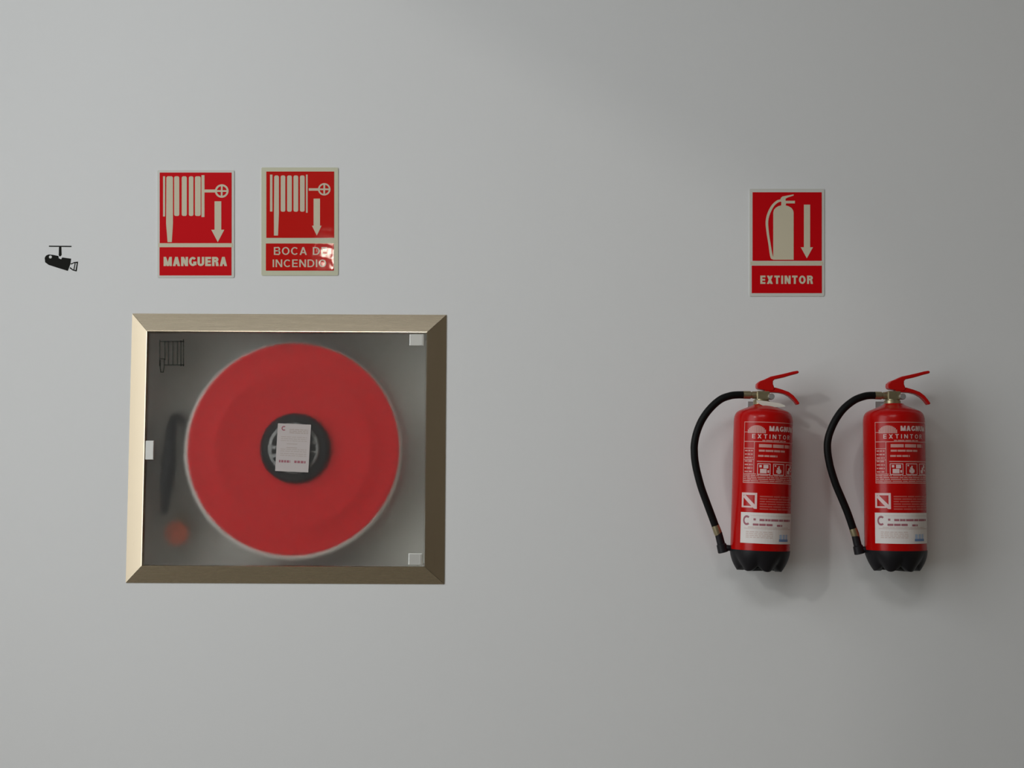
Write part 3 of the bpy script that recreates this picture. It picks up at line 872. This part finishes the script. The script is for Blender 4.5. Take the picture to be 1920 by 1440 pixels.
    for x, marks in zip((lx + 28, lx + 57, lx + 86), MARKS):
        for (a0, b0, a1, b1) in ((0, 870, 24, 871.2), (0, 889.5, 24, 890.7), (0, 871.2, 1.2, 889.5), (22.8, 871.2, 24, 889.5)) + marks:
            patch(bm, x + a0, b0, x + a1, b1, O1)
    fin('pictogram', bm, M['label_white_ink'], body)
    # square emblem with a diagonal
    bm = bmesh.new()
    n0x, n1x, ny0, ny1 = lx - 1.5, lx + 29, 924.5, 954.0
    for q in ((n0x, ny0, n0x + 4.2, ny1 - 2), (n1x - 4.2, ny0 + 2, n1x, ny1), (n0x, ny0, n1x, ny0 + 4.2), (n0x, ny1 - 5, n1x - 8, ny1 - 2)):
        patch(bm, *q, O1)
    m = 10
    for i in range(m):
        u0, u1 = i / m, (i + 1) / m
        xa, xb = n0x + 3 + (n1x - n0x - 8) * u0, n0x + 3 + (n1x - n0x - 8) * u1
        yA, yB = ny0 + 3 + (ny1 - ny0 - 8) * u0, ny0 + 3 + (ny1 - ny0 - 8) * u1
        vs = [bm.verts.new(surf(x, y, O1)) for x, y in ((xa, yA + 5), (xb, yB + 5), (xb + 4, yB), (xa + 4, yA))]
        bm.faces.new(vs)
    fin('square_emblem', bm, M['label_white_ink'], body)
    # white inspection sticker
    sx0, sx1, sy0, sy1 = lx - 2.5, lx + 117, 960.8, 1017.5
    bm = bmesh.new(); patch(bm, sx0, sy0, sx1, sy1, 0.0006)
    st = fin('inspection_sticker', bm, M['sticker'], root); st['label'] = 'white printed inspection sticker'
    O3 = 0.0009
    bm = bmesh.new()
    words_line(bm, sx0 + 26, sx0 + 31, 971.5, 3.8, O3, 90, 4, 5); words_line(bm, sx0 + 37, sx1 - 10, 972, 4.0, O3, 91, 8, 18)
    words_line(bm, sx0 + 25, sx0 + 62, 980.8, 4.0, O3, 92, 7, 15); words_line(bm, sx0 + 70, sx0 + 82, 981.8, 3.6, O3, 93, 5, 8)
    for a in range(20):                                              # open ring mark
        t0, t1 = math.radians(48 + a * 13.2), math.radians(48 + (a + 1) * 13.2)
        q = [surf(sx0 + 13 + r * math.cos(t), 975.5 - r * math.sin(t) * 1.2, O3) for r, t in ((4.4, t0), (7.6, t0), (7.6, t1), (4.4, t1))]
        bm.faces.new([bm.verts.new(p) for p in (q[1], q[0], q[3], q[2])])
    fin('red_print', bm, M['ink_red'], st)
    bm = bmesh.new()
    patch(bm, sx0 + 20, 965.8, sx1 - 6, 966.5, O3); patch(bm, sx0 + 8, 989.6, sx1 - 6, 990.8, O3)
    words_line(bm, sx0 + 16, sx1 - 20, 987.0, 1.4, O3, 95)
    for r_ in range(4):
        words_line(bm, sx0 + 12, sx0 + 62, 995.5 + r_ * 3.4, 1.7, O3, 96 + r_, 4, 9, 1.6)
    fin('pale_print', bm, M['ink_pale'], st)
    bm = bmesh.new()
    for k in range(3):
        patch(bm, sx0 + 76 + k * 8.2, 1000, sx0 + 82 + k * 8.2, 1008.5, O3)
    fin('light_blue_print', bm, M['ink_lightblue'], st)
    bm = bmesh.new(); patch(bm, sx0 + 75, 1008.5, sx0 + 100, 1013, O3)
    fin('blue_print', bm, M['ink_blue'], st)
    if neck_tag:
        # pale plastic collar tag slung round the neck, dropping to the right over the shoulder
        bm = bmesh.new()
        m = 24; rin, rout = 0.0165, 0.0205
        tz = neck + 0.004
        P = [H(800, 452), H(860, 458), H(940, 468), H(1030, 482), (H(1092, 505)), H(1096, 522), H(1040, 524), H(960, 524), H(880, 514), H(835, 494), H(805, 474)]
        add_prism(bm, P, -0.034, -0.032)
        o = bm_obj('neck_tag', bm, M['tag_plastic'], root); o['label'] = 'pale plastic tag slung on the neck'
    return root

HX = lambda X, Y: (1270 + X / 5.538, 670 + Y / 5.538)
HX2 = lambda X, Y: (1270 + X / 5.538, 860 + Y / 5.538)
hose1 = [HX(700, 390), HX(620, 391), HX(540, 402), HX(440, 442), HX(335, 535), HX(252, 650), HX(197, 780), HX(172, 900), HX(171, 1000), HX(180, 1090),
         HX2(203, 150), HX2(245, 300), HX2(300, 450), HX2(350, 580), HX2(400, 712)]
extinguisher('red fire extinguisher with pale tag on its neck, left of the pair',
             (1423.8, 1072), 2.2, hose1, [HX(830, 392)], [HX2(425, 770), HX2(440, 820), HX2(478, 975)], [HX2(475, 925), HX2(600, 930)], 0.0, -90 + 11, 0.0, True, 54.8)
EX = lambda X, Y: (1520 + X / 5.538, 670 + Y / 5.538)
EX2 = lambda X, Y: (1520 + X / 5.538, 860 + Y / 5.538)
hose2 = [EX(680, 396), EX(610, 397), EX(545, 408), EX(445, 448), EX(335, 535), EX(250, 650), EX(192, 775), EX(166, 880), EX(166, 980), EX(182, 1080),
         EX2(205, 120), EX2(255, 270), EX2(320, 420), EX2(380, 560), EX2(445, 740)]
extinguisher('red fire extinguisher with bare red neck, right of the pair',
             (1679.8, 1072), 0.3, hose2, [EX(800, 400)], [EX2(462, 790), EX2(478, 835), EX2(510, 990)], [EX2(505, 945), EX2(640, 940)], 244.8, -90 + 24, -5.0, False, 56.6)
